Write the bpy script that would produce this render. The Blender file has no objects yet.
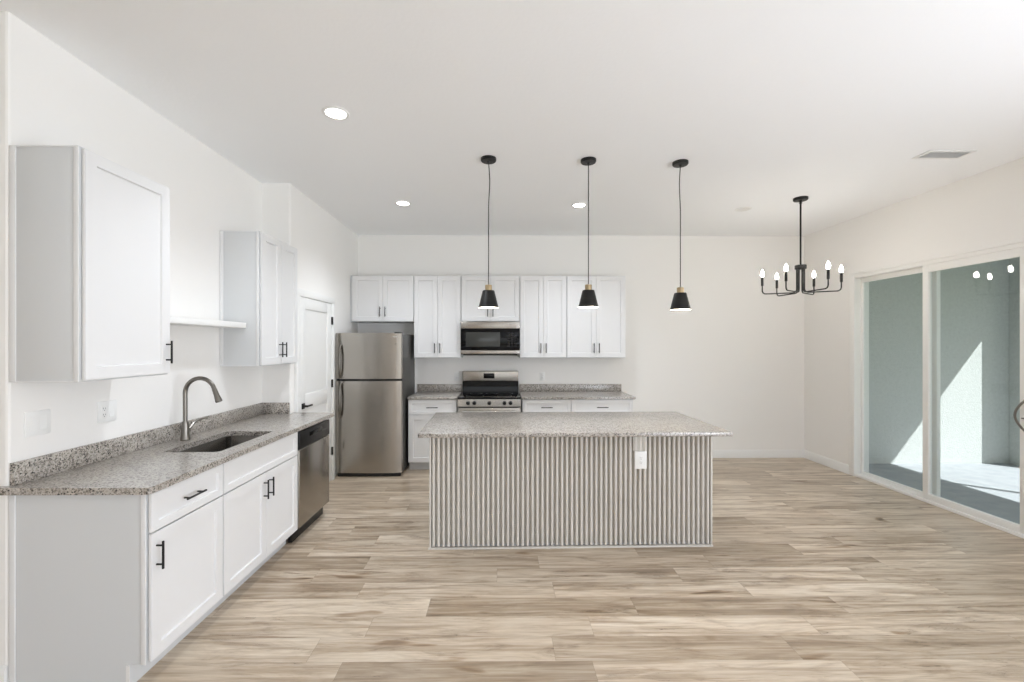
import bpy, bmesh, math, random
from mathutils import Vector, Matrix
PI = math.pi
random.seed(7)
S = bpy.context.scene
COL = S.collection

# ------------------------------------------------------------------ camera, sky, sun, daylight, exposure
F, CX, Y0, TH, CH = 436.25, 504.05, 345.05, .0075, 1.5487      # the lens as measured in the 1024x682 frame
cam = bpy.data.cameras.new('camera')
cam.sensor_width = 36; cam.lens = F / 1024 * 36
cam.shift_x = (512 - CX) / 1024; cam.shift_y = (Y0 - 341) / 1024
cam.clip_start = .05; cam.clip_end = 200
camo = bpy.data.objects.new('camera', cam); COL.objects.link(camo)
camo.location = (0, 0, CH); camo.rotation_euler = (PI / 2, 0, -TH)
S.camera = camo

vs = S.view_settings
vs.view_transform = 'Standard'; vs.look = 'None'; vs.gamma = 1; vs.use_curve_mapping = False
vs.exposure = 0.66
S.cycles.diffuse_bounces = 8; S.cycles.max_bounces = 14; S.cycles.transparent_max_bounces = 16

world = bpy.data.worlds.new('sky'); S.world = world; world.use_nodes = True
wn = world.node_tree; bg = wn.nodes['Background']
sky = wn.nodes.new('ShaderNodeTexSky'); sky.sky_type = 'NISHITA'; sky.sun_disc = False
sky.sun_elevation = math.radians(45); sky.sun_rotation = math.radians(130)
hs = wn.nodes.new('ShaderNodeHueSaturation'); hs.inputs['Saturation'].default_value = .45
wn.links.new(sky.outputs[0], hs.inputs['Color']); wn.links.new(hs.outputs[0], bg.inputs[0])
bg.inputs[1].default_value = .11

def lamp(name, kind, loc, energy, color=(1, 1, 1), aim=None, **kw):
    l = bpy.data.lights.new(name, kind); l.energy = energy; l.color = color
    for k, v in kw.items(): setattr(l, k, v)
    o = bpy.data.objects.new(name, l); COL.objects.link(o); o.location = loc
    if aim is not None: o.rotation_euler = Vector(aim).to_track_quat('-Z', 'Y').to_euler()
    return o
SUN = Vector((-1, .9, -1.344)).normalized()
lamp('sun', 'SUN', (12, -6, 12), 5.8, (1, 1, 1), SUN, angle=math.radians(.5))
# area lamps added as daylight at unseen glazed openings (patio side and rear of the room)
lamp('patio_daylight_fill', 'AREA', (4.30, -.9, 1.25), 164, (.83, .885, 1), (-1, 0, .85), shape='RECTANGLE', size=3.6, size_y=2.2)
lamp('rear_daylight_fill', 'AREA', (.5, -4.42, 1.45), 18, (.83, .885, 1), (0, 1, .2), shape='RECTANGLE', size=4.0, size_y=1.7)

# ------------------------------------------------------------------ materials
def lin(c):
    return tuple((x / 255 / 12.92 if x / 255 <= .04045 else ((x / 255 + .055) / 1.055) ** 2.4) for x in c) + (1,)
def mat(name, rgb=(200, 200, 200), rough=.5, metal=0, spec=.5, bump=None, emit=None, coat=0):
    m = bpy.data.materials.new(name); m.use_nodes = True
    nt = m.node_tree; b = nt.nodes['Principled BSDF']
    b.inputs['Base Color'].default_value = lin(rgb); b.inputs['Roughness'].default_value = rough
    b.inputs['Metallic'].default_value = metal; b.inputs['Specular IOR Level'].default_value = spec
    b.inputs['Coat Weight'].default_value = coat
    if emit:
        b.inputs['Emission Color'].default_value = lin(emit[0]); b.inputs['Emission Strength'].default_value = emit[1]
    if bump:                                                     # (noise scale, strength, distance)
        tc = nt.nodes.new('ShaderNodeTexCoord'); no = nt.nodes.new('ShaderNodeTexNoise')
        no.inputs['Scale'].default_value = bump[0]; no.inputs['Detail'].default_value = 3
        bu = nt.nodes.new('ShaderNodeBump'); bu.inputs['Strength'].default_value = bump[1]; bu.inputs['Distance'].default_value = bump[2]
        nt.links.new(tc.outputs['Object'], no.inputs['Vector']); nt.links.new(no.outputs['Fac'], bu.inputs['Height'])
        nt.links.new(bu.outputs[0], b.inputs['Normal'])
    return m
def nodes_of(m): return m.node_tree.nodes, m.node_tree.links, m.node_tree.nodes['Principled BSDF']
def math_node(N, L, op, a, b=None):
    n = N.new('ShaderNodeMath'); n.operation = op
    for i, v in enumerate((a, b)):
        if v is None: continue
        if isinstance(v, (int, float)): n.inputs[i].default_value = v
        else: L.new(v, n.inputs[i])
    return n.outputs[0]
def ramp(N, L, fac, stops, mode='LINEAR'):
    r = N.new('ShaderNodeValToRGB'); r.color_ramp.interpolation = mode
    e = r.color_ramp.elements
    while len(e) < len(stops): e.new(.5)
    for el, (p, c) in zip(e, stops): el.position = p; el.color = lin(c) if len(c) == 3 else c
    L.new(fac, r.inputs[0]); return r.outputs[0]
def mix(N, L, kind, fac, a, b):
    n = N.new('ShaderNodeMix'); n.data_type = 'RGBA'; n.blend_type = kind
    if isinstance(fac, (int, float)): n.inputs[0].default_value = fac
    else: L.new(fac, n.inputs[0])
    for i, v in ((6, a), (7, b)):
        if isinstance(v, tuple): n.inputs[i].default_value = v
        else: L.new(v, n.inputs[i])
    return n.outputs[2]

M = {}
M['wall'] = mat('wall_paint', (240, 238.3, 235.3), .75, spec=.2, bump=(90, .08, .004))
M['ceiling'] = mat('ceiling_paint', (246, 247, 248), .85, spec=.15, bump=(45, .12, .006))
M['trim'] = mat('trim_white', (236, 236, 234), .4, spec=.4)
M['cabinet'] = mat('cabinet_white', (227, 227, 227), .38, spec=.4)
M['cabinet_side'] = mat('cabinet_side', (211, 213, 214), .45, spec=.4)
M['black'] = mat('matte_black', (18, 17, 16), .45, spec=.4)
M['black_gloss'] = mat('black_glass', (8, 8, 9), .1, spec=.2)
M['black_plastic'] = mat('black_plastic', (16, 16, 17), .3, spec=.4)
M['dark_side'] = mat('fridge_side_grey', (84, 83, 80), .45, metal=.3)
M['nickel'] = mat('brushed_nickel', (128, 124, 118), .32, metal=1)
M['chrome'] = mat('chrome', (205, 203, 200), .16, metal=1)
M['brass'] = mat('brushed_brass', (178, 158, 126), .35, metal=1)
M['plate'] = mat('switch_plastic', (238, 238, 236), .35)
M['slot'] = mat('outlet_slot', (120, 120, 118), .5)
M['flute'] = mat('fluted_paint', (214, 210, 203), .5, spec=.35)
M['vinyl'] = mat('door_vinyl', (240, 239, 236), .4, spec=.4)
M['bulb'] = mat('bulb_glow', (255, 244, 226), .3, emit=((255, 248, 238), 65))
M['shade_inside_glow'] = mat('shade_inside_glow', (250, 246, 238), .6, emit=((255, 246, 232), 2.0))  # lining given its own glow for the bulb's light on it
M['led'] = mat('led_lens', (255, 252, 246), .4, emit=((255, 250, 242), 9))
M['lens_off'] = mat('unlit_lens', (226, 225, 222), .4)
M['screen_grey'] = mat('oven_window', (52, 54, 52), .12, spec=.5)
M['burner'] = mat('burner_print', (58, 58, 58), .3)
M['rubber'] = mat('dark_gasket', (24, 23, 22), .6)
M['vent_slot'] = mat('vent_shadow', (188, 188, 187), .7)

def make_stainless(name, rgb, axis):
    m = mat(name, rgb, .27, metal=1); N, L, b = nodes_of(m)
    tc = N.new('ShaderNodeTexCoord'); mp = N.new('ShaderNodeMapping')
    mp.inputs['Scale'].default_value = (6, 6, 900) if axis == 'x' else (900, 900, 6)
    no = N.new('ShaderNodeTexNoise'); no.inputs['Scale'].default_value = 1; no.inputs['Detail'].default_value = 2
    L.new(tc.outputs['Object'], mp.inputs[0]); L.new(mp.outputs[0], no.inputs['Vector'])
    bu = N.new('ShaderNodeBump'); bu.inputs['Strength'].default_value = .06; bu.inputs['Distance'].default_value = .0006
    L.new(no.outputs['Fac'], bu.inputs['Height']); L.new(bu.outputs[0], b.inputs['Normal'])
    b.inputs['Anisotropic'].default_value = .75; b.inputs['Anisotropic Rotation'].default_value = .25 if axis == 'x' else 0
    rr = N.new('ShaderNodeMapRange'); rr.inputs['To Min'].default_value = .2; rr.inputs['To Max'].default_value = .3
    L.new(no.outputs['Fac'], rr.inputs['Value']); L.new(rr.outputs[0], b.inputs['Roughness'])
    return m
M['stainless'] = make_stainless('brushed_stainless', (172, 167, 160), 'x')
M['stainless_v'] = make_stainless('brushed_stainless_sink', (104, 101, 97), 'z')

def make_granite(name):
    m = mat(name, (150, 146, 140), .3, spec=.5, coat=.9); N, L, b = nodes_of(m); b.inputs['Coat Roughness'].default_value = .2
    tc = N.new('ShaderNodeTexCoord').outputs['Object']
    def noise(s, d=4, r=.6):
        n = N.new('ShaderNodeTexNoise'); n.inputs['Scale'].default_value = s; n.inputs['Detail'].default_value = d; n.inputs['Roughness'].default_value = r
        L.new(tc, n.inputs['Vector']); return n.outputs['Fac']
    def voro(s):
        n = N.new('ShaderNodeTexVoronoi'); n.inputs['Scale'].default_value = s; L.new(tc, n.inputs['Vector']); return n
    v = voro(150); sep = N.new('ShaderNodeSeparateColor'); L.new(v.outputs['Color'], sep.inputs[0])
    grain = ramp(N, L, sep.outputs[0], [(0, (194, 188, 181)), (.34, (174, 168, 160)), (.6, (150, 144, 137)), (.8, (128, 120, 111)), (.9, (84, 81, 77)), (.955, (44, 42, 40))], 'CONSTANT')
    patch = ramp(N, L, noise(9, 5, .65), [(.36, (200, 197, 192)), (.5, (228, 225, 220)), (.64, (250, 248, 244))])
    c = mix(N, L, 'MULTIPLY', .45, grain, patch)
    fleck = ramp(N, L, noise(72, 3, .62), [(.565, (0, 0, 0)), (.64, (255, 255, 255))])
    c = mix(N, L, 'MIX', math_node(N, L, 'MULTIPLY', fleck, .8), c, lin((70, 66, 61)))
    cloud = ramp(N, L, noise(26, 3, .55), [(.55, (0, 0, 0)), (.68, (255, 255, 255))])
    c = mix(N, L, 'MIX', math_node(N, L, 'MULTIPLY', cloud, .35), c, lin((196, 192, 187)))
    L.new(c, b.inputs['Base Color']); return m
M['granite'] = make_granite('speckled_granite')

def make_planks():
    m = mat('oak_vinyl_plank', (200, 180, 150), .29, spec=.45); N, L, b = nodes_of(m)
    tc = N.new('ShaderNodeTexCoord').outputs['Object']
    xyz = N.new('ShaderNodeSeparateXYZ'); L.new(tc, xyz.inputs[0]); x, y = xyz.outputs[0], xyz.outputs[1]
    W, LEN = .178, 1.22
    ry = math_node(N, L, 'DIVIDE', y, W); row = math_node(N, L, 'FLOOR', ry); fy = math_node(N, L, 'SUBTRACT', ry, row)
    wr = N.new('ShaderNodeTexWhiteNoise'); wr.noise_dimensions = '1D'; L.new(row, wr.inputs['W'])
    rx = math_node(N, L, 'ADD', math_node(N, L, 'DIVIDE', x, LEN), math_node(N, L, 'MULTIPLY', wr.outputs['Value'], 7.0))
    colm = math_node(N, L, 'FLOOR', rx); fx = math_node(N, L, 'SUBTRACT', rx, colm)
    cid = N.new('ShaderNodeCombineXYZ'); L.new(row, cid.inputs[0]); L.new(colm, cid.inputs[1])
    wn_ = N.new('ShaderNodeTexWhiteNoise'); wn_.noise_dimensions = '2D'; L.new(cid.outputs[0], wn_.inputs['Vector'])
    pid = wn_.outputs['Value']
    def grain(sx, sy, detail, rough, dist, k):
        v = N.new('ShaderNodeCombineXYZ')
        L.new(math_node(N, L, 'MULTIPLY', x, sx), v.inputs[0]); L.new(math_node(N, L, 'MULTIPLY', y, sy), v.inputs[1])
        L.new(math_node(N, L, 'MULTIPLY', pid, k), v.inputs[2])
        n = N.new('ShaderNodeTexNoise'); n.inputs['Scale'].default_value = 1; n.inputs['Detail'].default_value = detail
        n.inputs['Roughness'].default_value = rough; n.inputs['Distortion'].default_value = dist
        L.new(v.outputs[0], n.inputs['Vector']); return n.outputs['Fac']
    broad = grain(.75, 15, 6, .62, 1.0, 60); fine = grain(4, 110, 5, .65, .4, 90); crack = grain(1.3, 34, 6, .72, 1.6, 130)
    base = ramp(N, L, pid, [(0, (188, 176, 160)), (.3, (216, 206, 192)), (.65, (228, 219, 206)), (1, (204, 193, 178))])
    mott = grain(2.6, 13, 5, .6, .9, 170); knot = grain(2.2, 9, 2, .5, .4, 210); vein = grain(1.1, 22, 4, .6, 1.8, 250)
    c = mix(N, L, 'MULTIPLY', .62, base, ramp(N, L, broad, [(.3, (146, 126, 104)), (.44, (204, 189, 170)), (.56, (250, 247, 241))]))
    c = mix(N, L, 'MULTIPLY', .5, c, ramp(N, L, mott, [(.34, (168, 148, 126)), (.5, (236, 228, 217)), (.62, (255, 254, 252))]))
    c = mix(N, L, 'MULTIPLY', .4, c, ramp(N, L, fine, [(.3, (188, 172, 152)), (.6, (255, 253, 250))]))
    c = mix(N, L, 'MULTIPLY', .8, c, ramp(N, L, crack, [(.27, (112, 90, 70)), (.345, (222, 210, 196)), (.40, (255, 255, 255))]))
    vd = math_node(N, L, 'ABSOLUTE', math_node(N, L, 'SUBTRACT', vein, .5))
    thin = math_node(N, L, 'MULTIPLY', math_node(N, L, 'LESS_THAN', vd, .006), ramp(N, L, mott, [(.36, (255, 255, 255)), (.47, (0, 0, 0))]))
    c = mix(N, L, 'MULTIPLY', math_node(N, L, 'MULTIPLY', thin, .75), c, lin((96, 76, 58)))
    c = mix(N, L, 'MULTIPLY', .85, c, ramp(N, L, knot, [(.20, (104, 82, 62)), (.27, (206, 190, 172)), (.32, (255, 255, 255))]))
    ey = math_node(N, L, 'MINIMUM', fy, math_node(N, L, 'SUBTRACT', 1, fy))
    ex = math_node(N, L, 'MINIMUM', fx, math_node(N, L, 'SUBTRACT', 1, fx))
    seam = math_node(N, L, 'MAXIMUM', math_node(N, L, 'LESS_THAN', math_node(N, L, 'MULTIPLY', ey, W), .0012), math_node(N, L, 'LESS_THAN', math_node(N, L, 'MULTIPLY', ex, LEN), .0014))
    c = mix(N, L, 'MULTIPLY', math_node(N, L, 'MULTIPLY', seam, .28), c, lin((120, 104, 88)))
    L.new(c, b.inputs['Base Color'])
    bu = N.new('ShaderNodeBump'); bu.inputs['Strength'].default_value = .12; bu.inputs['Distance'].default_value = .001
    L.new(fine, bu.inputs['Height']); L.new(bu.outputs[0], b.inputs['Normal'])
    return m
M['planks'] = make_planks()

def make_noise_mat(name, c1, c2, scale, rough, bump):
    m = mat(name, c1, rough, spec=.25, bump=bump); N, L, b = nodes_of(m)
    tc = N.new('ShaderNodeTexCoord'); no = N.new('ShaderNodeTexNoise'); no.inputs['Scale'].default_value = scale; no.inputs['Detail'].default_value = 5
    L.new(tc.outputs['Object'], no.inputs['Vector'])
    L.new(ramp(N, L, no.outputs['Fac'], [(.3, c1), (.7, c2)]), b.inputs['Base Color']); return m
M['stucco'] = make_noise_mat('stucco', (184, 187, 184), (195, 198, 195), 30, .9, (60, .5, .012))
M['concrete'] = make_noise_mat('patio_concrete', (158, 162, 166), (172, 175, 178), 8, .8, (40, .1, .004))
M['grass'] = make_noise_mat('lawn', (84, 104, 60), (120, 132, 84), 3, .9, (20, .4, .03))

def make_glass():
    m = bpy.data.materials.new('tinted_glass'); m.use_nodes = True
    N, L = m.node_tree.nodes, m.node_tree.links; N.remove(N['Principled BSDF'])
    t = N.new('ShaderNodeBsdfTransparent'); t.inputs[0].default_value = (.90, .925, .925, 1)
    g = N.new('ShaderNodeBsdfGlossy'); g.inputs['Roughness'].default_value = .02
    lw = N.new('ShaderNodeLayerWeight'); lw.inputs[0].default_value = .5
    fr = math_node(N, L, 'ADD', math_node(N, L, 'MULTIPLY', math_node(N, L, 'POWER', lw.outputs['Facing'], 4.0), .9), .03)
    mx = N.new('ShaderNodeMixShader'); L.new(fr, mx.inputs[0]); L.new(t.outputs[0], mx.inputs[1]); L.new(g.outputs[0], mx.inputs[2])
    L.new(mx.outputs[0], N['Material Output'].inputs[0]); return m
M['glass'] = make_glass()

# ------------------------------------------------------------------ mesh helpers
class MB:
    """collects shapes into one mesh"""
    def __init__(s): s.bm = bmesh.new(); s.mi = 0
    def _merge(s, bm, mtx=None):
        if mtx is not None: bm.transform(mtx)
        for f in bm.faces: f.material_index = s.mi
        me = bpy.data.meshes.new('t'); bm.to_mesh(me); s.bm.from_mesh(me); bpy.data.meshes.remove(me); bm.free(); return s
    def box(s, x0, x1, y0, y1, z0, z1, bev=0.0, seg=2, mtx=None):
        bm = bmesh.new(); bmesh.ops.create_cube(bm, size=1)
        bm.transform(Matrix.Translation(((x0 + x1) / 2, (y0 + y1) / 2, (z0 + z1) / 2)) @ Matrix.Diagonal((abs(x1 - x0), abs(y1 - y0), abs(z1 - z0), 1)))
        if bev: bmesh.ops.bevel(bm, geom=bm.edges[:], offset=bev, segments=seg, affect='EDGES', profile=.5)
        return s._merge(bm, mtx)
    def shaker(s, x0, x1, yf, t, z0, z1, rail=.057, dep=.011):
        """panelled door or drawer front: faces -y, front face at yf, thickness t"""
        bm = bmesh.new(); bmesh.ops.create_cube(bm, size=1)
        bm.transform(Matrix.Translation(((x0 + x1) / 2, yf + t / 2, (z0 + z1) / 2)) @ Matrix.Diagonal((x1 - x0, t, z1 - z0, 1)))
        bm.normal_update()
        f = min(bm.faces, key=lambda q: q.normal.y)
        bmesh.ops.inset_region(bm, faces=[f], thickness=rail, use_even_offset=True)
        bmesh.ops.inset_region(bm, faces=[f], thickness=.0035, use_even_offset=True)
        bmesh.ops.translate(bm, verts=f.verts[:], vec=(0, dep, 0))
        outer = [e for e in bm.edges if all(abs(v.co.x - x0) < 1e-5 or abs(v.co.x - x1) < 1e-5 for v in e.verts) and all(abs(v.co.z - z0) < 1e-5 or abs(v.co.z - z1) < 1e-5 for v in e.verts)]
        bmesh.ops.bevel(bm, geom=outer, offset=.0022, segments=2, affect='EDGES')
        return s._merge(bm)
    def lathe(s, prof, seg=24, center=(0, 0, 0), mtx=None, cap=False):
        """prof: list of (r, z)"""
        bm = bmesh.new(); rings = []
        for r, z in prof:
            if r < 1e-6: rings.append([bm.verts.new((0, 0, z))])
            else: rings.append([bm.verts.new((r * math.cos(2 * PI * k / seg), r * math.sin(2 * PI * k / seg), z)) for k in range(seg)])
        for a, b in zip(rings, rings[1:]):
            for k in range(seg):
                k2 = (k + 1) % seg
                if len(a) == 1 and len(b) == 1: continue
                if len(a) == 1: bm.faces.new((a[0], b[k2], b[k]))
                elif len(b) == 1: bm.faces.new((a[k], a[k2], b[0]))
                else: bm.faces.new((a[k], a[k2], b[k2], b[k]))
        bmesh.ops.recalc_face_normals(bm, faces=bm.faces[:])
        T = Matrix.Translation(center)
        return s._merge(bm, T @ mtx if mtx is not None else T)
    def cyl(s, p0, p1, r, seg=16, bev=0.0, r1=None):
        p0, p1 = Vector(p0), Vector(p1); d = p1 - p0; h = d.length; r1 = r if r1 is None else r1
        q = d.to_track_quat('Z', 'Y').to_matrix().to_4x4()
        b = min(bev, r * .6, h * .4)
        prof = [(0, 0), (r - b, 0), (r, b), (r1, h - b), (r1 - b, h), (0, h)] if b else [(0, 0), (r, 0), (r1, h), (0, h)]
        return s.lathe(prof, seg, p0, q)
    def tube(s, pts, r, seg=10, rr=None):
        pts = [Vector(p) for p in pts]; n = len(pts); bm = bmesh.new(); rings = []
        rad = rr or [r] * n
        t = (pts[1] - pts[0]).normalized(); up = Vector((0, 0, 1)) if abs(t.z) < .9 else Vector((1, 0, 0)); u = t.cross(up).normalized()
        for i, p in enumerate(pts):
            t = (pts[min(i + 1, n - 1)] - pts[max(i - 1, 0)]).normalized()
            u = (u - t * u.dot(t)).normalized(); v = t.cross(u)
            rings.append([bm.verts.new(p + (u * math.cos(2 * PI * k / seg) + v * math.sin(2 * PI * k / seg)) * rad[i]) for k in range(seg)])
        for a, b in zip(rings, rings[1:]):
            for k in range(seg): bm.faces.new((a[k], a[(k + 1) % seg], b[(k + 1) % seg], b[k]))
        bm.faces.new(rings[0][::-1]); bm.faces.new(rings[-1])
        bmesh.ops.recalc_face_normals(bm, faces=bm.faces[:])
        return s._merge(bm)
    def prism(s, poly, axis, a0, a1, bev=0.0):
        """poly: 2-D outline extruded along axis 'x' (poly = y,z), 'y' (x,z) or 'z' (x,y)"""
        bm = bmesh.new()
        def P(u, v, w): return {'x': (w, u, v), 'y': (u, w, v), 'z': (u, v, w)}[axis]
        A = [bm.verts.new(P(u, v, a0)) for u, v in poly]; B = [bm.verts.new(P(u, v, a1)) for u, v in poly]
        n = len(poly)
        for i in range(n): bm.faces.new((A[i], A[(i + 1) % n], B[(i + 1) % n], B[i]))
        bm.faces.new(A[::-1]); bm.faces.new(B)
        bmesh.ops.recalc_face_normals(bm, faces=bm.faces[:])
        if bev: bmesh.ops.bevel(bm, geom=[e for e in bm.edges if e.calc_face_angle(0) > .5], offset=bev, segments=2, affect='EDGES')
        return s._merge(bm)
    def slab_with_hole(s, outer, hole, z0, z1):
        bm = bmesh.new(); es = []
        for loop in (outer, hole):
            vsx = [bm.verts.new((x, y, z1)) for x, y in loop]
            es += [bm.edges.new((vsx[i], vsx[(i + 1) % len(vsx)])) for i in range(len(vsx))]
        bmesh.ops.triangle_fill(bm, edges=es, use_beauty=True, normal=(0, 0, 1))
        r = bmesh.ops.extrude_face_region(bm, geom=bm.faces[:])
        bmesh.ops.translate(bm, verts=[g for g in r['geom'] if isinstance(g, bmesh.types.BMVert)], vec=(0, 0, z0 - z1))
        bmesh.ops.recalc_face_normals(bm, faces=bm.faces[:])
        return s._merge(bm)
    def build(s, name, m, parent=None, smooth=True, loc=None, rotz=0.0):
        me = bpy.data.meshes.new(name); s.bm.to_mesh(me); s.bm.free()
        for x in (m if isinstance(m, (list, tuple)) else [m]): me.materials.append(M[x])
        if smooth:
            me.polygons.foreach_set('use_smooth', [True] * len(me.polygons)); me.set_sharp_from_angle(angle=math.radians(32))
        o = bpy.data.objects.new(name, me); COL.objects.link(o)
        if parent is not None: o.parent = parent
        if loc: o.location = loc
        if rotz: o.rotation_euler = (0, 0, rotz)
        return o
def rrect(x0, x1, y0, y1, r, n=6):
    out = []
    for cx, cy, a in ((x1 - r, y1 - r, 0), (x0 + r, y1 - r, PI / 2), (x0 + r, y0 + r, PI), (x1 - r, y0 + r, 1.5 * PI)):
        out += [(cx + r * math.cos(a + PI / 2 * k / n), cy + r * math.sin(a + PI / 2 * k / n)) for k in range(n + 1)]
    return out
def arc(c, r, a0, a1, n, plane=(Vector((1, 0, 0)), Vector((0, 0, 1)))):
    return [Vector(c) + plane[0] * r * math.cos(a0 + (a1 - a0) * k / n) + plane[1] * r * math.sin(a0 + (a1 - a0) * k / n) for k in range(n + 1)]
def thing(name, label, cat, loc=(0, 0, 0), rotz=0.0, group=None):
    o = bpy.data.objects.new(name, None); COL.objects.link(o); o.empty_display_size = .1
    o.location = loc; o.rotation_euler = (0, 0, rotz)
    return tag(o, label, cat, group)
def tag(o, label, cat, group=None):
    o['label'] = label; o['category'] = cat
    if group: o['group'] = group
    return o
def struct(o, label=None):
    o['kind'] = 'structure'
    if label: o['label'] = label
    return o

# ------------------------------------------------------------------ the room shell
XL, XS, XR, YB, YN, YE, H = -2.215, -1.952, 4.178, 5.975, 1.978, 4.065, 3.05   # left wall, stepped wall, right wall, back, near corner, step, ceiling
YR, XW = -4.5, -5.2                                                            # rear of the room and far left of the hall
FL = MB(); FL.prism([(XW, YR), (XR + .2, YR), (XR + .2, YB + .1), (XL - .1, YB + .1), (XL - .1, YN + .1), (XW, YN + .1)], 'z', -.08, 0)
struct(FL.build('floor', 'planks', smooth=False), 'light oak plank floor running across the kitchen')
CE = MB(); CE.box(XW - .1, XR + .2, YR - .1, YB + .1, H, H + .1)
struct(CE.build('ceiling', 'ceiling', smooth=False), 'flat white ceiling over the whole room')
m = MB(); m.box(XL - .1, XR + .2, YB, YB + .1, 0, H)
struct(m.build('wall_back', 'wall', smooth=False), 'off-white back wall behind the range')
m = MB(); m.prism([(XL - .12, YN + .12), (XW, YN + .12), (XW, YN), (XL - .012, YN), (XL - .0035, YN + .0035), (XL, YN + .012), (XL, YE), (XS - .012, YE), (XS - .0035, YE + .0035), (XS, YE + .012), (XS, YB), (XL - .12, YB)], 'z', 0, H)
# the pantry door opening sits in front of this wall as an applied door with a recessed slab
struct(m.build('wall_left', 'wall', smooth=False), 'off-white left wall with a step beside the pantry door')
m = MB(); m.box(XW - .1, XW, YR, YN + .12, 0, H)
struct(m.build('wall_hall', 'wall', smooth=False))
# right wall with its two glazed openings
GY0, GY1, GZ = 3.28, 5.155, 2.375          # the sliding door seen on the right
HY0, HY1 = -2.75, .95                     # the unseen wider one further towards the viewer
m = MB()
for y0, y1, z0, z1 in ((GY1, YB, 0, H), (HY1, GY0, 0, H), (YR, HY0, 0, H), (GY0, GY1, GZ, H), (HY0, HY1, 2.4, H)):
    m.box(XR, XR + .2, y0, y1, z0, z1)
struct(m.build('wall_right', 'wall', smooth=False), 'off-white right wall around the sliding glass door')
m = MB()
for x0, x1, z0, z1 in ((XW, -1.55, 0, H), (2.55, XR + .2, 0, H), (-1.55, 2.55, 0, .55), (-1.55, 2.55, 2.35, H)):
    m.box(x0, x1, YR - .12, YR, z0, z1)
struct(m.build('wall_rear', 'wall', smooth=False))

def base_profile(t=.014, h=.108): return [(0, 0), (t, 0), (t, h - .02), (t - .005, h - .008), (t - .009, h), (0, h)]
m = MB(); m.prism([(YB - a, b) for a, b in base_profile()], 'x', 1.66, XR)
struct(m.build('baseboard_back', 'trim'))
m = MB(); m.prism([(XR - a, b) for a, b in base_profile()], 'y', 5.188, YB); m.prism([(XR - a, b) for a, b in base_profile()], 'y', HY1 + .1, GY0 - .1)
struct(m.build('baseboard_right', 'trim'))
m = MB(); m.prism([(XS + a, b) for a, b in base_profile()], 'y', YE, 4.16)
struct(m.build('baseboard_left', 'trim'))
m = MB(); m.prism([(YN - a, b) for a, b in base_profile()], 'x', XW, XL - .002)
struct(m.build('baseboard_hall', 'trim'))

# pantry door in the stepped left wall
d = bpy.data.objects.new('door_1', None); COL.objects.link(d); d.location = (XS, 4.60, 0); d.rotation_euler = (0, 0, PI / 2)
struct(d, 'white two-panel interior door behind the far end of the counter')
DW = .39                                                   # half width of the leaf
m = MB()
m.box(-DW, DW, -.012, .0, .008, 2.018)
m.build('door_leaf', 'trim', d)
lf = MB()
for z0, z1 in ((.22, .92), (1.06, 1.93)):
    lf.box(-DW + .11, DW - .11, -.0125, -.0122, z0, z1)
for x0, x1, z0, z1 in ((-DW, -DW + .115, .008, 2.018), (DW - .115, DW, .008, 2.018), (-DW + .115, DW - .115, 1.905, 2.018), (-DW + .115, DW - .115, .915, 1.065), (-DW + .115, DW - .115, .008, .225)):
    lf.box(x0, x1, -.022, -.010, z0, z1, .003)
lf.build('door_panel', 'trim', d)
m = MB()
for x0, x1, z0, z1 in ((-DW - .075, -DW - .004, 0, 2.022), (DW + .004, DW + .075, 0, 2.022), (-DW - .075, DW + .075, 2.02, 2.09)):
    m.box(x0, x1, -.032, .0, z0, z1, .005)
m.build('door_casing', 'trim', d)
m = MB(); m.box(-DW + .03, -DW + .085, -.032, -.021, .925, .98, .003); m.cyl((-DW + .058, -.032, .952), (-DW + .058, -.07, .952), .011); m.box(-DW + .045, -DW + .165, -.075, -.062, .943, .961, .004)
m.build('door_handle', 'black', d)
for z in (1.825, 1.112, .342):
    m = MB(); m.cyl((DW + .002, -.034, z - .045), (DW + .002, -.034, z + .045), .007, 12, .002); m.box(DW - .012, DW + .016, -.034, -.021, z - .044, z + .044, .002)
    m.build('hinge', 'black', d)

# sliding glass door in the right wall
d = bpy.data.objects.new('door_2', None); COL.objects.link(d); d.location = (XR, 0, 0)
struct(d, 'white framed sliding glass door opening to the covered patio')
m = MB()
m.box(-.012, .02, GY1 - .04, GY1 + .035, 0, GZ + .0, .003); m.box(-.012, .02, GY0 - .088, GY0, 0, GZ, .003); m.box(-.012, .02, GY0 - .088, GY1 + .035, GZ - .002, GZ + .03, .003)
m.build('door_trim', 'vinyl', d)
m = MB()
m.box(.0, .14, GY1 - .025, GY1, 0, GZ, .004); m.box(.0, .14, GY0, GY0 + .05, 0, GZ, .004)
m.box(.0, .14, GY0, GY1, GZ - .04, GZ, .004); m.box(.0, .14, GY0, GY1, .0, .03, .004)
m.box(.062, .07, GY0 + .05, GY1 - .05, .03, .048)
m.build('door_frame', 'vinyl', d)
def sash(name, y0, y1, x0, x1, z0, z1, st_lo, st_hi, rb, rt):
    f = MB(); f.box(x0, x1, y0, y0 + st_lo, z0, z1, .004); f.box(x0, x1, y1 - st_hi, y1, z0, z1, .004)
    f.box(x0, x1, y0 + st_lo - .004, y1 - st_hi + .004, z0, z0 + rb, .004); f.box(x0, x1, y0 + st_lo - .004, y1 - st_hi + .004, z1 - rt, z1, .004)
    fo = f.build(name, 'vinyl', d)
    g = MB(); xm = (x0 + x1) / 2; g.box(xm - .004, xm + .004, y0 + st_lo - .006, y1 - st_hi + .006, z0 + rb - .006, z1 - rt + .006)
    g.build('glass_pane', 'glass', fo, smooth=False)
    return fo
sash('fixed_panel', 4.235, GY1 - .02, .085, .125, .03, GZ - .03, .06, .022, .03, .06)
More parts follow.
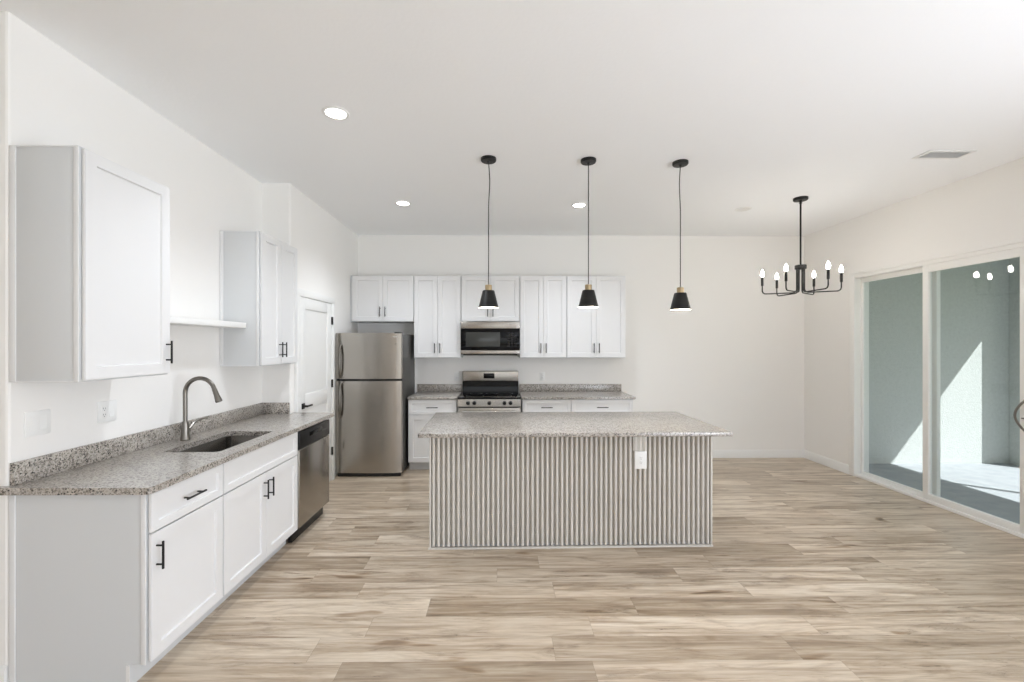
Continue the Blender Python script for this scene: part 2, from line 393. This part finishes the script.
sp = sash('sliding_panel', GY0 + .045, 4.305, .012, .052, .03, GZ - .03, .168, .06, .06, .08)
m = MB()
hy, hz = 3.425, .985
pts = [Vector((.014, hy, hz + .13)), Vector((-.006, hy + .012, hz + .125))] + [Vector((-.012 - .03 * math.sin(PI * k / 12), hy + .015 + .04 * math.sin(PI * k / 12), hz + .12 - .24 * k / 12)) for k in range(1, 12)] + [Vector((-.006, hy + .012, hz - .125)), Vector((.014, hy, hz - .13))]
m.tube(pts, .0085, 10); m.box(.004, .013, hy - .025, hy + .02, hz - .14, hz + .14, .003); m.cyl((.01, hy, hz - .02), (-.03, hy + .02, hz - .02), .005, 10)
m.build('door_handle', 'nickel', sp)

# unseen wider patio door and rear window, added to light the room from behind
w = bpy.data.objects.new('unseen_window_1', None); COL.objects.link(w); w.location = (XR, 0, 0); struct(w)
m = MB()
for y0, y1, z0, z1 in ((HY0, HY0 + .06, 0, 2.4), (HY1 - .06, HY1, 0, 2.4), (HY0, HY1, 2.34, 2.4), (HY0, HY1, 0, .06), (-.96, -.84, 0, 2.4)):
    m.box(.13, .19, y0, y1, z0, z1, .003)
m.build('window_frame', 'vinyl', w)
w = bpy.data.objects.new('unseen_window_2', None); COL.objects.link(w); w.location = (0, YR, 0); struct(w)
m = MB()
for x0, x1, z0, z1 in ((-1.55, -1.49, .55, 2.35), (2.49, 2.55, .55, 2.35), (-1.55, 2.55, 2.29, 2.35), (-1.55, 2.55, .55, .61), (.47, .53, .55, 2.35)):
    m.box(x0, x1, -.11, -.05, z0, z1, .003)
m.build('window_frame', 'vinyl', w)

# covered patio beyond the sliding door
PX, PO, PY = 6.78, 7.08, 5.77
m = MB(); m.box(XR + .2, PO + .4, YR - .5, PY + .3, -.16, -.03)
struct(m.build('floor_patio', 'concrete', smooth=False), 'pale concrete patio slab half in sun beyond the glass door')
m = MB(); m.box(XR + .2, PO, PY, PY + .2, -.03, 2.8)
struct(m.build('wall_patio', 'stucco', smooth=False), 'grey stucco patio wall with a sunlit triangle')
m = MB(); m.box(PX, PO, PY - .33, PY + .0, -.03, 2.8, .004)
struct(m.build('column_patio', 'stucco', smooth=False), 'stucco pillar at the outer corner of the patio')
m = MB(); m.box(PX, PO, YR - .5, PY - .33, 2.5, 2.8)
struct(m.build('beam_patio', 'stucco', smooth=False))
m = MB(); m.box(XR + .2, PO + .02, YR - .5, PY + .3, 2.8, 2.92)
struct(m.build('ceiling_patio', 'stucco', smooth=False))
m = MB(); m.box(PX + .1, PX + .15, 3.36, 3.41, -.03, 2.5, .003)
struct(m.build('post_patio', 'trim', smooth=False))
m = MB(); m.box(-30, 40, -30, 40, -.3, -.16)
struct(m.build('ground', 'grass', smooth=False))

# ------------------------------------------------------------------ cabinets
def pull(name, parent, c, length, vert, r=.0052, stand=.03):
    """bar pull on a front that faces -y; c = centre on the front face"""
    x, y, z = c; m = MB(); h = length / 2; p = h * .68
    if vert:
        m.cyl((x, y - stand, z - h), (x, y - stand, z + h), r, 12, .0015)
        for s in (-p, p): m.cyl((x, y + .001, z + s), (x, y - stand, z + s), r * .85, 10)
    else:
        m.cyl((x - h, y - stand, z), (x + h, y - stand, z), r, 12, .0015)
        for s in (-p, p): m.cyl((x + s, y + .001, z), (x + s, y - stand, z), r * .85, 10)
    return m.build(name, 'black', parent)
T = .02
def carcass(t, w, d, z0, z1, toe=False, side_lo=False, side_hi=False, open_top=False):
    m = MB()
    if open_top:
        for xa, xb in ((0, .018), (w - .018, w)): m.prism([(.0, z0 + .105), (.0, z1), (d, z1), (d, z0), (.073, z0), (.073, z0 + .105)], 'x', xa, xb, .0012)
        m.box(.018, w - .018, .0, .018, z0 + .105, z1); m.box(.018, w - .018, d - .012, d, z0, z1); m.box(.018, w - .018, .018, d - .012, z0 + .105, z0 + .123); m.box(.018, w - .018, .073, .088, z0, z0 + .105)
    elif toe: m.prism([(.0, z0 + .105), (.0, z1), (d, z1), (d, z0), (.073, z0), (.073, z0 + .105)], 'x', 0, w, .0012)
    else: m.box(0, w, 0, d, z0, z1, .0012)
    m.mi = 1
    for flag, xa, xb in ((side_lo, -.004, .0005), (side_hi, w - .0005, w + .004)):
        if flag:
            lo = z0 + .105 if toe else z0
            m.box(xa, xb, 0, .022, lo, z1, .001); m.box(xa, xb, d - .028, d, z0, z1, .001)
            if not toe: m.box(xa, xb, .022, d - .028, z0, z0 + .006); m.box(xa, xb, .022, d - .028, z1 - .006, z1)
            if toe: m.box(xa, xb, .073, .088, z0, lo)
    return m.build('carcass', ['cabinet_side', 'cabinet'], t)
def door(t, x0, x1, z0, z1, hx=None, hz=None, vert=True, length=.128, name='door', rail=.057):
    o = MB().shaker(x0, x1, -T, T - .0045, z0, z1, rail).build(name, 'cabinet', t)
    if hx is not None: pull('handle', o, (hx, -T, hz), length, vert)
    return o
G = .0025                                              # half the gap between fronts
def wall_cab(label, loc, rot, w, d, z0, z1, ndoors, group=None, hinge='l', fill=0, lo=False, hi=False, edge=.004):
    t = thing('wall_cabinet', label, 'cabinet', loc, rot, group)
    carcass(t, w, d, z0, z1, side_lo=lo, side_hi=hi)
    hz = z0 + .012 + .052 + .064
    if ndoors == 2:
        a, b = fill + edge, w - edge; c = (a + b) / 2
        door(t, a, c - G * .6, z0 + .008, z1 - .008, c - .034, hz); door(t, c + G * .6, b, z0 + .008, z1 - .008, c + .034, hz)
    else:
        door(t, .008, w - .006, z0 + .008, z1 - .008, w - .034 if hinge == 'l' else .034, hz)
    return t
def base_cab(label, loc, rot, w, layout, group=None, hinge='l', lo=False, hi=False, name='base_cabinet', depth=.608):
    t = thing(name, label, 'cabinet', loc, rot, group)
    z1 = .882; carcass(t, w, depth, 0, z1, True, lo, hi, layout == 'sink')
    a, b = .005, w - .005; zd0, zd1, zt0, zt1 = .113, .69, .697, z1 - .008
    if layout == 'sink':
        door(t, a, b, zt0, zt1, name='false_front', rail=.04)
        c = w / 2; door(t, a, c - G * .6, zd0, zd1, c - .034, zd1 - .105); door(t, c + G * .6, b, zd0, zd1, c + .034, zd1 - .105)
    else:
        door(t, a, b, zt0, zt1, w / 2, (zt0 + zt1) / 2, False, .14, 'drawer', .04)
        if layout == 'drawer_door':
            hx = .034 if hinge == 'r' else b - .034
            door(t, a, b, zd0, zd1, hx, zd1 - .105)
        else:
            c = w / 2; door(t, a, c - G * .6, zd0, zd1, c - .034, zd1 - .105); door(t, c + G * .6, b, zd0, zd1, c + .034, zd1 - .105)
    return t
ZB, ZT = 1.381, 2.449
# left run: local x runs away from the viewer, fronts face the room
XF = -1.601; R90 = PI / 2
W1, W2, WD = .522, .914, .605
base_cab('white base cabinet with one drawer and one door, left of the sink cabinet', (XF, YN + .004, 0), R90, W1 - .004, 'drawer_door', 'base cabinets under the left counter', 'r', lo=True, depth=.6125)
base_cab('wide white sink cabinet with a blank front and two doors, beside the dishwasher', (XF, YN + W1, 0), R90, W2, 'sink', 'base cabinets under the left counter', name='sink_cabinet', depth=.6125)
wall_cab('large white single-door wall cabinet above the two switch plates', (-1.904, YN + .006, 0), R90, W1 + .0, .3095, ZB, ZT, 1, 'wall cabinets on the left wall', lo=True, hi=True)
wall_cab('white two-door wall cabinet at the far end of the floating shelf', (-1.904, YE - .612, 0), R90, .61, .3095, ZB, ZT, 2, 'wall cabinets on the left wall', lo=True)
m = MB(); m.box(XL + .001, -1.999, YN + .006 + W1 + .008, YE - .612 - .008, 1.683, 1.724, .002)
tag(m.build('floating_shelf', 'trim'), 'thin white floating shelf between the two left wall cabinets', 'shelf')

# dishwasher
t = thing('dishwasher', 'stainless dishwasher with a black control strip under the counter end', 'dishwasher', (XF, YN + W1 + W2 + .003, 0), R90)
w = WD - .006
m = MB(); m.box(.003, w - .003, .0, .57, .105, .875); m.build('tub', 'rubber', t)
m = MB(); m.box(0, w, -.028, .0, .115, .728, .006, 3); m.build('door', 'stainless', t)
m = MB()
m.box(0, w, -.03, .0, .732, .868, .006, 3)
c_ = m.build('control_panel', 'black_plastic', t)
m = MB(); m.box(w * .3, w * .7, -.034, -.028, .80, .835, .004); m.build('pocket_handle', 'black_gloss', c_)
m = MB()
for k in range(5): m.cyl((w * .72 + .022 * k, -.0312, .80), (w * .72 + .022 * k, -.029, .80), .005, 10)
m.build('button', 'slot', c_)
m = MB(); m.box(.003, w - .003, .03, .06, .004, .112, .002); m.build('toe_kick', 'black_plastic', t)
m = MB(); m.prism([(.0, .105), (.0, .882), (.612, .882), (.612, 0), (.06, 0), (.06, .105)], 'x', 0, .03, .001)
tag(m.build('end_panel', 'cabinet', loc=(XF, YN + W1 + W2 + WD, 0), rotz=R90), 'narrow white end panel between dishwasher and pantry door', 'panel')

# back run
YF, YU = YB - .61, YB - .306                       # front planes of base and wall cabinets
X0 = -1.124
wall_cab('short white two-door wall cabinet directly above the refrigerator', (XS + .002, YU, 0), 0, X0 - XS - .004, .304, 1.851, ZT, 2, 'wall cabinets on the back wall', fill=.028)
wall_cab('white two-door wall cabinet between refrigerator cabinet and microwave', (X0, YU, 0), 0, .608, .304, ZB, ZT, 2, 'wall cabinets on the back wall')
wall_cab('short white two-door wall cabinet directly above the microwave', (X0 + .61, YU, 0), 0, .76, .304, 1.851, ZT, 2, 'wall cabinets on the back wall')
wall_cab('white two-door wall cabinet just right of the microwave', (X0 + 1.372, YU, 0), 0, .608, .304, ZB, ZT, 2, 'wall cabinets on the back wall')
wall_cab('widest tall white two-door wall cabinet at the right end of the back row', (X0 + 1.982, YU, 0), 0, .762, .304, ZB, ZT, 2, 'wall cabinets on the back wall', hi=True)
base_cab('white base cabinet with one drawer between refrigerator and range', (-1.136, YF, 0), 0, .598, 'drawer_door', 'base cabinets on the back wall', 'l')
base_cab('white base cabinet with one drawer, directly right of the range', (.262, YF, 0), 0, .603, 'drawer_door', 'base cabinets on the back wall', 'l')
base_cab('widest white base cabinet at the right end of the back counter', (.866, YF, 0), 0, .758, 'drawer_two', 'base cabinets on the back wall', hi=True)

# ------------------------------------------------------------------ counters
ct0, ct1 = .8825, .914
t = thing('countertop', 'long speckled grey granite counter with the sink on the left wall', 'countertop', (XL, YN, 0), 0, 'granite counters')
SX0, SX1, SY0, SY1 = .204, .541, .622, 1.25        # sink opening, measured from the wall corner
m = MB(); ye = YE - YN
outer = [(-.06, -.028), (.612, -.028), (.648, .0), (.648, ye + .045), (.63, ye + .06), (XS - XL + .003, ye + .06), (XS - XL + .003, ye - .003), (.002, ye - .003), (.002, -.003), (-.06, -.003)]
outer = [(-.05, -.028)] + [(.636 + .018 * math.sin(a), -.01 - .018 * math.cos(a)) for a in (0, .4, .8, 1.2, PI / 2)] + [(.654, ye + .04), (.642, ye + .055), (XS - XL + .003, ye + .055), (XS - XL + .003, ye - .003), (.002, ye - .003), (.002, -.003), (-.05, -.003)]
m.slab_with_hole(outer, rrect(SX0, SX1, SY0, SY1, .035), ct0, ct1)
m.build('slab', 'granite', t)
m = MB(); m.box(.002, .022, .004, ye - .003, ct1, ct1 + .102, .0015); m.box(.022, XS - XL - .004, ye - .023, ye - .003, ct1, ct1 + .102, .0015)
m.build('backsplash', 'granite', t)
t = thing('countertop', 'small granite counter on the back wall left of the range', 'countertop', (-1.138, YB, 0), 0, 'granite counters')
m = MB(); m.box(0, .606, -.646, -.002, ct0, ct1, .003); m.build('slab', 'granite', t)
m = MB(); m.box(.0, .606, -.022, -.002, ct1, ct1 + .102, .0015); m.build('backsplash', 'granite', t)
t = thing('countertop', 'long granite counter on the back wall right of the range', 'countertop', (.254, YB, 0), 0, 'granite counters')
m = MB(); m.prism([(0, -.002), (0, -.646)] + [(1.402 - .02 + .02 * math.sin(a), -.626 - .02 * math.cos(a)) for a in (0, .4, .8, 1.2, PI / 2)] + [(1.402, -.002)], 'z', ct0, ct1, .003); m.build('slab', 'granite', t)
m = MB(); m.box(.0, 1.396, -.022, -.002, ct1, ct1 + .102, .0015); m.build('backsplash', 'granite', t)

# ------------------------------------------------------------------ island
ISL = .017
t = thing('kitchen_island', 'kitchen island clad in vertical grey-white flutes, in the middle of the floor', 'island', (-.54, 3.305, 0), ISL)
IW, ID = 2.168, .76
m = MB(); m.box(.012, IW - .012, .049, ID, 0, ct0 - .001); m.build('body', 'cabinet_side', t)
NF = 57; pitch = (IW - .024) / NF; poly = []
for k in range(NF):
    x = .012 + k * pitch
    poly += [(x + pitch * u, v) for u, v in ((.22, .046), (.225, .012), (.245, .007), (.29, .0042), (.37, .0025), (.47, .002), (.57, .0025), (.66, .0045), (.71, .0075), (.735, .013), (.75, .046))]
m = MB(); m.prism([(.012, .0485), (.012, .046)] + poly + [(IW - .012, .046), (IW - .012, .0485)], 'z', .02, ct0 - .002)
m.build('fluted_panel', 'flute', t, smooth=False)
for x0, x1 in ((.0, .012), (IW - .012, IW)):
    m = MB(); m.box(x0, x1, .0, ID, 0, ct0 - .001, .0015); m.build('end_panel', 'flute', t)
m = MB(); m.box(-.008, IW + .004, -.006, .02, 0, .012, .002); m.build('base_trim', 'flute', t)
ox = 1.021 + .54
m = MB()
for k in range(3): m.box(ox - .006 + k * pitch, ox - .006 + (k + 1) * pitch - .004, .006, .02, .735, ct0 - .004, .002)
m.box(ox - .004, ox + 3 * pitch - .012, .011, .02, .735, ct0 - .004)
m.build('filler_strip', 'flute', t)
m = MB(); m.box(-.058, 2.228, -.175, .81, ct0, ct1, .004, 3)
tag(m.build('countertop', 'granite', loc=(-.54, 3.305, 0), rotz=ISL), 'pale speckled granite slab on top of the island', 'countertop', 'granite counters')

# ------------------------------------------------------------------ switches and outlets
def plate(label, loc, rotz, w, h, gangs, group='wall plates'):
    """gangs: 'r' rocker switch, 'o' duplex outlet; faces -y"""
    t = thing('wall_plate', label, 'outlet' if 'o' in gangs else 'switch', loc, rotz, group)
    m = MB(); m.box(-w / 2, w / 2, -.007, 0, -h / 2, h / 2, .003); m.build('cover_plate', 'plate', t)
    n = len(gangs)
    for k, g in enumerate(gangs):
        x = (k - (n - 1) / 2) * .046
        m = MB()
        if g == 'r':
            m.prism([(-.0065, -.033), (-.0095, -.033), (-.007, .033), (-.0065, .033)], 'x', x - .016, x + .016, .0006); m.build('rocker', 'plate', t)
        else:
            m.box(x - .0165, x + .0165, -.009, -.006, -.033, .033, .002); f = m.build('receptacle', 'plate', t)
            m = MB()
            for s in (-.017, .017):
                m.box(x - .0075, x - .0055, -.0096, -.008, s - .002, s + .007); m.box(x + .0055, x + .0075, -.0096, -.008, s - .002, s + .006); m.cyl((x, -.0096, s - .009), (x, -.008, s - .009), .0025, 10)
            m.build('slot', 'slot', f)
    return t
plate('white double switch plate on the left wall, nearest the wall corner', (XL, 2.10, 1.177), R90, .117, .117, 'rr')
plate('white switch and outlet plate on the left wall, nearer the faucet', (XL, 2.468, 1.177), R90, .117, .117, 'or')
plate('white outlet on the back wall left of the range', (-.60, YB, 1.12), 0, .07, .114, 'o')
plate('white outlet on the back wall right of the range', (.57, YB, 1.12), 0, .07, .114, 'o')
ip = Matrix.Rotation(ISL, 4, 'Z') @ Vector((ox + 1.5 * pitch - .005, 0, 0))
plate('white outlet set into the fluted front of the island', (-.54 + ip.x, 3.305 + ip.y + .004, .668), ISL, .092, .135, 'o')

# ------------------------------------------------------------------ sink and faucet
t = thing('sink', 'stainless undermount sink bowl set in the left granite counter', 'sink', (XL, YN, 0))
m = MB(); bm = bmesh.new(); rings = []
zt = ct0 - .0005
for (dx, z, r) in ((.02, zt, .055), (-.004, zt, .032), (-.006, zt - .003, .032), (-.012, zt - .17, .032), (-.02, zt - .19, .03), (-.04, zt - .2, .02)):
    rings.append([bm.verts.new((x, y, z)) for x, y in rrect(SX0 - dx, SX1 + dx, SY0 - dx, SY1 + dx, r)])
for a, b in zip(rings, rings[1:]):
    for k in range(len(a)): bm.faces.new((a[k], a[(k + 1) % len(a)], b[(k + 1) % len(a)], b[k]))
bm.faces.new(rings[-1]); bmesh.ops.recalc_face_normals(bm, faces=bm.faces[:])
bmesh.ops.solidify(bm, geom=bm.faces[:], thickness=.0015)
m._merge(bm); m.build('bowl', 'stainless_v', t)
m = MB(); m.lathe([(0, .004), (.03, .004), (.043, .003), (.045, 0), (0, 0)], 24, ((SX0 + SX1) / 2, (SY0 + SY1) / 2, zt - .2)); m.build('drain', 'chrome', t)

fx, fy = -2.108, 2.93
t = thing('faucet', 'brushed nickel gooseneck faucet with side lever behind the sink', 'faucet', (fx, fy, ct1))
m = MB(); m.lathe([(0, 0), (.029, 0), (.03, .004), (.0275, .01), (.024, .05), (.022, .1), (.0175, .125), (.0, .125)], 28); m.build('body', 'nickel', t)
m = MB(); r_ = .098
pts = [Vector((0, 0, .11)), Vector((0, 0, .2)), Vector((0, 0, .3))] + arc((r_, 0, .315), r_, PI, .30, 22)
m.tube(pts, .0135, 14); m.build('spout', 'nickel', t)
e = pts[-1]; dv = (pts[-1] - pts[-2]).normalized()
m = MB(); q = dv.to_track_quat('Z', 'Y').to_matrix().to_4x4()
m.lathe([(.0125, -.002), (.0145, .004), (.0155, .02), (.0165, .05), (.021, .085), (.021, .092), (.019, .096), (0, .094)], 22, e, q); m.build('spray_head', 'nickel', t)
m = MB()
pts = [Vector((.0, .012, .055)), Vector((.0, .04, .07)), Vector((.004, .075, .1)), Vector((.008, .095, .113)), Vector((.018, .14, .121)), Vector((.03, .19, .127))]
m.tube(pts, .008, 10, [.012, .0115, .0095, .0085, .0075, .006]); m.build('lever', 'nickel', t)

# ------------------------------------------------------------------ refrigerator
FX, FY, FW = -1.944, 5.125, .782
t = thing('refrigerator', 'stainless top-freezer refrigerator beside the pantry door', 'refrigerator', (FX, FY, 0))
m = MB(); m.box(.004, FW - .004, .055, .80, .03, 1.685, .008, 3); m.build('body', 'dark_side', t)
m = MB(); m.box(.006, FW - .006, .048, .058, .04, 1.68); m.build('gasket', 'rubber', t)
def fdoor(name, z0, z1):
    m = MB(); n = 14; top = []
    for k in range(n + 1):
        u = k / n; x = FW * u
        y = .0 + .016 * (2 * u - 1) ** 2
        top.append((x, y))
    poly = [(0, .05)] + [(0, .026), (.004, .0195)] + top[1:-1] + [(FW - .004, .0195), (FW, .026)] + [(FW, .05)]
    m.prism(poly, 'z', z0, z1, .004); return m.build(name, 'stainless', t)
up = fdoor('freezer_door', 1.15, 1.69); lo = fdoor('fridge_door', .045, 1.126)
def fhandle(p, za, zb):
    m = MB(); n = 12; pts = []
    for k in range(n + 1):
        u = k / n; pts.append(Vector((.068, .012 - .048 * math.sin(PI * u) ** .55, za + (zb - za) * u)))
    m.tube(pts, .012, 12, [.013] + [.0125] * (n - 1) + [.013]); m.build('handle', 'nickel', p)
fhandle(up, 1.165, 1.565); fhandle(lo, .70, 1.118)
m = MB(); m.box(FW - .155, FW - .055, .0085, .013, 1.635, 1.652, .002); m.build('badge', 'chrome', up)
m = MB(); m.cyl((FW - .07, .012, 1.563), (FW - .07, .006, 1.563), .008, 12, .002); m.build('reflection_dot', 'slot', up)  # dot put in for a small reflection on the freezer door
m = MB(); m.box(.02, FW - .02, .03, .06, .0, .05, .004); m.build('kick_grille', 'rubber', t)
m = MB(); m.box(FW - .09, FW - .01, .012, .085, 1.686, 1.702, .004); m.build('hinge_cover', 'dark_side', t)

# ------------------------------------------------------------------ microwave
t = thing('microwave', 'stainless over-the-range microwave with a black glass door', 'microwave', (X0 + .612, YB - .40, 1.428))
w, hh = .756, .420
m = MB(); m.box(0, w, .03, .398, .0, hh, .003); m.build('body', 'dark_side', t)
m = MB(); m.box(0, w, -.002, .03, hh - .088, hh, .004); v_ = m.build('top_grille', 'stainless', t)
m = MB(); m.box(.0, w, -.004, .03, .055, hh - .09, .004); dr = m.build('door', 'black_gloss', t)
m = MB(); m.box(.065, w * .665, -.0052, -.003, .10, hh - .135, .001); m.build('window', 'screen_grey', dr)
m = MB()
for i in range(6):
    for j in range(3): m.box(w * .79 + j * .042, w * .79 + .03 + j * .042, -.0052, -.0035, .095 + .034 * i, .117 + .034 * i, .001)
m.build('keypad', 'black_plastic', t)
m = MB(); m.box(0, w, -.003, .03, .008, .053, .004); m.build('bottom_strip', 'stainless', t)
m = MB(); m.box(.03, w - .03, .02, .36, -.012, .001, .003); m.build('light_tray', 'rubber', t)

# ------------------------------------------------------------------ range
RX, RW = -.522, .766
t = thing('range', 'stainless electric range with black glass top and five knobs', 'stove', (RX, YB - .70, 0))
m = MB(); m.box(.004, RW - .004, .03, .69, .03, .905, .003); m.build('body', 'dark_side', t)
m = MB(); m.box(.0, RW, .0, .60, .895, .915, .005, 3)
ck = m.build('cooktop', 'black_gloss', t)
for x, y, r in ((.2, .17, .11), (.57, .17, .09), (.2, .44, .08), (.57, .44, .11), (.385, .46, .06)):
    m = MB(); m.lathe([(r - .003, .9153), (r, .9156), (r + .003, .9153)], 40, (x, y, 0)); m.build('burner_ring', 'burner', ck)
m = MB(); m.prism([(.0, .80), (-.008, .806), (-.002, .893), (.02, .897), (.04, .897), (.04, .80)], 'x', 0, RW, .002); cp = m.build('control_panel', 'stainless', t)
for u in (.165, .265, .5, .74, .835):
    m = MB(); m.lathe([(0, 0), (.024, 0), (.024, .006), (.0195, .01), (.0185, .028), (.016, .031), (0, .031)], 20, (RW * u, -.004, .848), Matrix.Rotation(PI / 2, 4, 'X'))
    m.box(RW * u - .003, RW * u + .003, -.038, -.03, .832, .864, .001); m.build('knob', 'black_plastic', t)
m = MB(); m.box(.003, RW - .003, -.006, .03, .225, .79, .005); od = m.build('oven_door', 'stainless', t)
m = MB(); m.box(.12, RW - .12, -.0075, -.004, .34, .66, .002); m.build('window', 'black_gloss', od)
m = MB(); m.cyl((.06, -.055, .748), (RW - .06, -.055, .748), .013, 16, .003)
for x in (.1, RW - .1): m.cyl((x, -.004, .748), (x, -.055, .748), .009, 12)
m.build('handle', 'chrome', od)
m = MB(); m.box(.003, RW - .003, -.004, .03, .05, .215, .005); m.build('storage_drawer', 'stainless', t)
m = MB(); m.prism([(.60, .913), (.606, 1.05), (.609, 1.06), (.69, 1.06), (.69, .90)], 'x', .006, RW - .006, .002); m.build('rear_panel', 'black_gloss', t)
m = MB(); m.box(.006, RW - .006, .60, .695, 1.062, 1.198, .008, 3); bgd = m.build('backguard', 'stainless', t)
m = MB(); m.box(.29, .437, .597, .605, 1.10, 1.168, .002); m.build('display', 'black_gloss', bgd)

# ------------------------------------------------------------------ ceiling fittings
def pendant(label, x, y, zbot, bend):
    t = thing('pendant_light', label, 'pendant light', (x, y, H), 0, 'pendant lights over the island')
    zb = zbot - H
    m = MB(); m.lathe([(0, 0), (.062, 0), (.062, -.018), (.058, -.024), (.012, -.026), (.008, -.036), (0, -.036)], 32); m.build('canopy', 'black', t)
    m = MB()
    L0 = zb + .172
    pts = [Vector((bend * math.exp(-((k / 14 - .16) / .12) ** 2) * (1 if k else 0), 0, -.03 + (L0 + .03) * k / 14)) for k in range(15)]
    m.tube(pts, .0038, 8); m.build('cord', 'black', t)
    m = MB(); m.lathe([(0, zb + .186), (.009, zb + .186), (.026, zb + .182), (.0275, zb + .178), (.0275, zb + .14), (.031, zb + .137), (0, zb + .137)], 28); m.build('socket_cap', 'brass', t)
    m = MB(); m.lathe([(.026, zb + .139), (.045, zb + .138), (.0485, zb + .133), (.081, zb + .0), (.0795, zb)], 40); sh = m.build('lamp_shade', 'black', t)
    m = MB(); m.lathe([(.026, zb + .135), (.044, zb + .133), (.0785, zb + .0005), (.0798, zb + .0)], 40); m.build('shade_lining', 'shade_inside_glow', sh)
    m = MB(); m.lathe([(0, zb + .015), (.018, zb + .02), (.029, zb + .04), (.028, zb + .065), (.017, zb + .095), (.014, zb + .133), (0, zb + .133)], 24); m.build('bulb', 'bulb', t)
    return t
pendant('black cone pendant hanging in front of the microwave cabinet', -.0985, 3.51, 1.849, .010)
pendant('black cone pendant hanging in front of the right-end wall cabinet', .710, 3.53, 1.855, .0)
pendant('black cone pendant hanging alone in front of bare back wall', 1.474, 3.57, 1.838, -.008)

t = thing('chandelier', 'six-arm black candle chandelier hanging near the sliding door', 'chandelier', (3.06, 4.43, H))
m = MB(); m.lathe([(0, 0), (.066, 0), (.066, -.02), (.062, -.026), (.014, -.028), (0, -.028)], 32); m.build('canopy', 'black', t)
m = MB(); m.cyl((0, 0, -.026), (0, 0, 2.33 - H), .0085, 14); m.cyl((0, 0, -.026), (0, 0, -.06), .012, 14); m.build('rod', 'black', t)
m = MB(); m.lathe([(0, -.687), (.05, -.687), (.052, -.69), (.052, -.722), (.048, -.727), (0, -.727)], 32); m.build('hub', 'black', t)
AR = .338; zl = 2.085 - H
for k in range(6):
    a = math.radians(35 + 60 * k); ux = Vector((math.cos(a), math.sin(a), 0)); uz = Vector((0, 0, 1))
    P = lambda r, z: ux * r + uz * z
    pts = [P(.034, -.72), P(.034, zl + .04)] + [P(.034 + .035 - .035 * math.cos(b), zl + .035 - .035 * math.sin(b)) for b in [PI / 2 * i / 6 for i in range(7)]]
    pts += [P(AR - .035 + .035 * math.sin(b), zl + .035 - .035 * math.cos(b)) for b in [PI / 2 * i / 6 for i in range(7)]] + [P(AR, 2.18 - H)]
    m = MB(); m.tube(pts, .0062, 10); arm = m.build('arm', 'black', t)
    m = MB(); c0 = P(AR, 0); m.cyl(c0 + uz * (2.172 - H), c0 + uz * (2.267 - H), .0125, 16, .002); m.build('candle_sleeve', 'black', arm)
    m = MB(); m.lathe([(0, 2.265 - H), (.009, 2.266 - H), (.0145, 2.28 - H), (.016, 2.294 - H), (.012, 2.316 - H), (.005, 2.334 - H), (0, 2.342 - H)], 18, c0); m.build('bulb', 'bulb', arm)

def downlight(label, x, y, lit=True):
    t = thing('downlight', label, 'ceiling light', (x, y, H), 0, 'recessed ceiling lights')
    m = MB(); m.lathe([(.062, -.002), (.066, -.007), (.078, -.008), (.084, -.004), (.085, 0)], 40); m.build('trim_ring', 'trim', t)
    m = MB(); m.lathe([(0, -.0045), (.05, -.0045), (.066, -.003), (.066, 0), (0, 0)], 40); m.build('lens', 'led' if lit else 'lens_off', t)
    if lit:
        l = lamp('downlight_glow', 'SPOT', (0, 0, -.03), 40, (.86, .92, 1), (0, 0, -1), spot_size=math.radians(130), spot_blend=.8, shadow_soft_size=.06); l.parent = t
downlight('lit recessed ceiling light above the left counter, largest of the four', -1.066, 2.83)
downlight('lit recessed ceiling light in front of the refrigerator', -1.033, 4.62)
downlight('lit recessed ceiling light beside the middle pendant cord', .839, 4.67)
downlight('unlit recessed ceiling disc between right pendant and chandelier', 2.673, 4.79, False)

t = thing('ceiling_vent', 'white rectangular air vent in the ceiling near the sliding door', 'vent', (3.486, 3.408, H))
m = MB(); 
for x0, x1, y0, y1 in ((-.185, .185, -.075, -.05), (-.185, .185, .05, .075), (-.185, -.155, -.05, .05), (.155, .185, -.05, .05)): m.box(x0, x1, y0, y1, -.008, 0, .003)
m.build('frame', 'trim', t)
m = MB(); m.box(-.156, .156, -.051, .051, -.001, 0); m.build('duct', 'vent_slot', t)
m = MB()
for k in range(7): m.box(-.155, .155, -.008, .008, -.0007, .0007, mtx=Matrix.Translation((0, -.042 + .014 * k, -.006)) @ Matrix.Rotation(.6, 4, 'X'))
m.build('slat', 'trim', t)
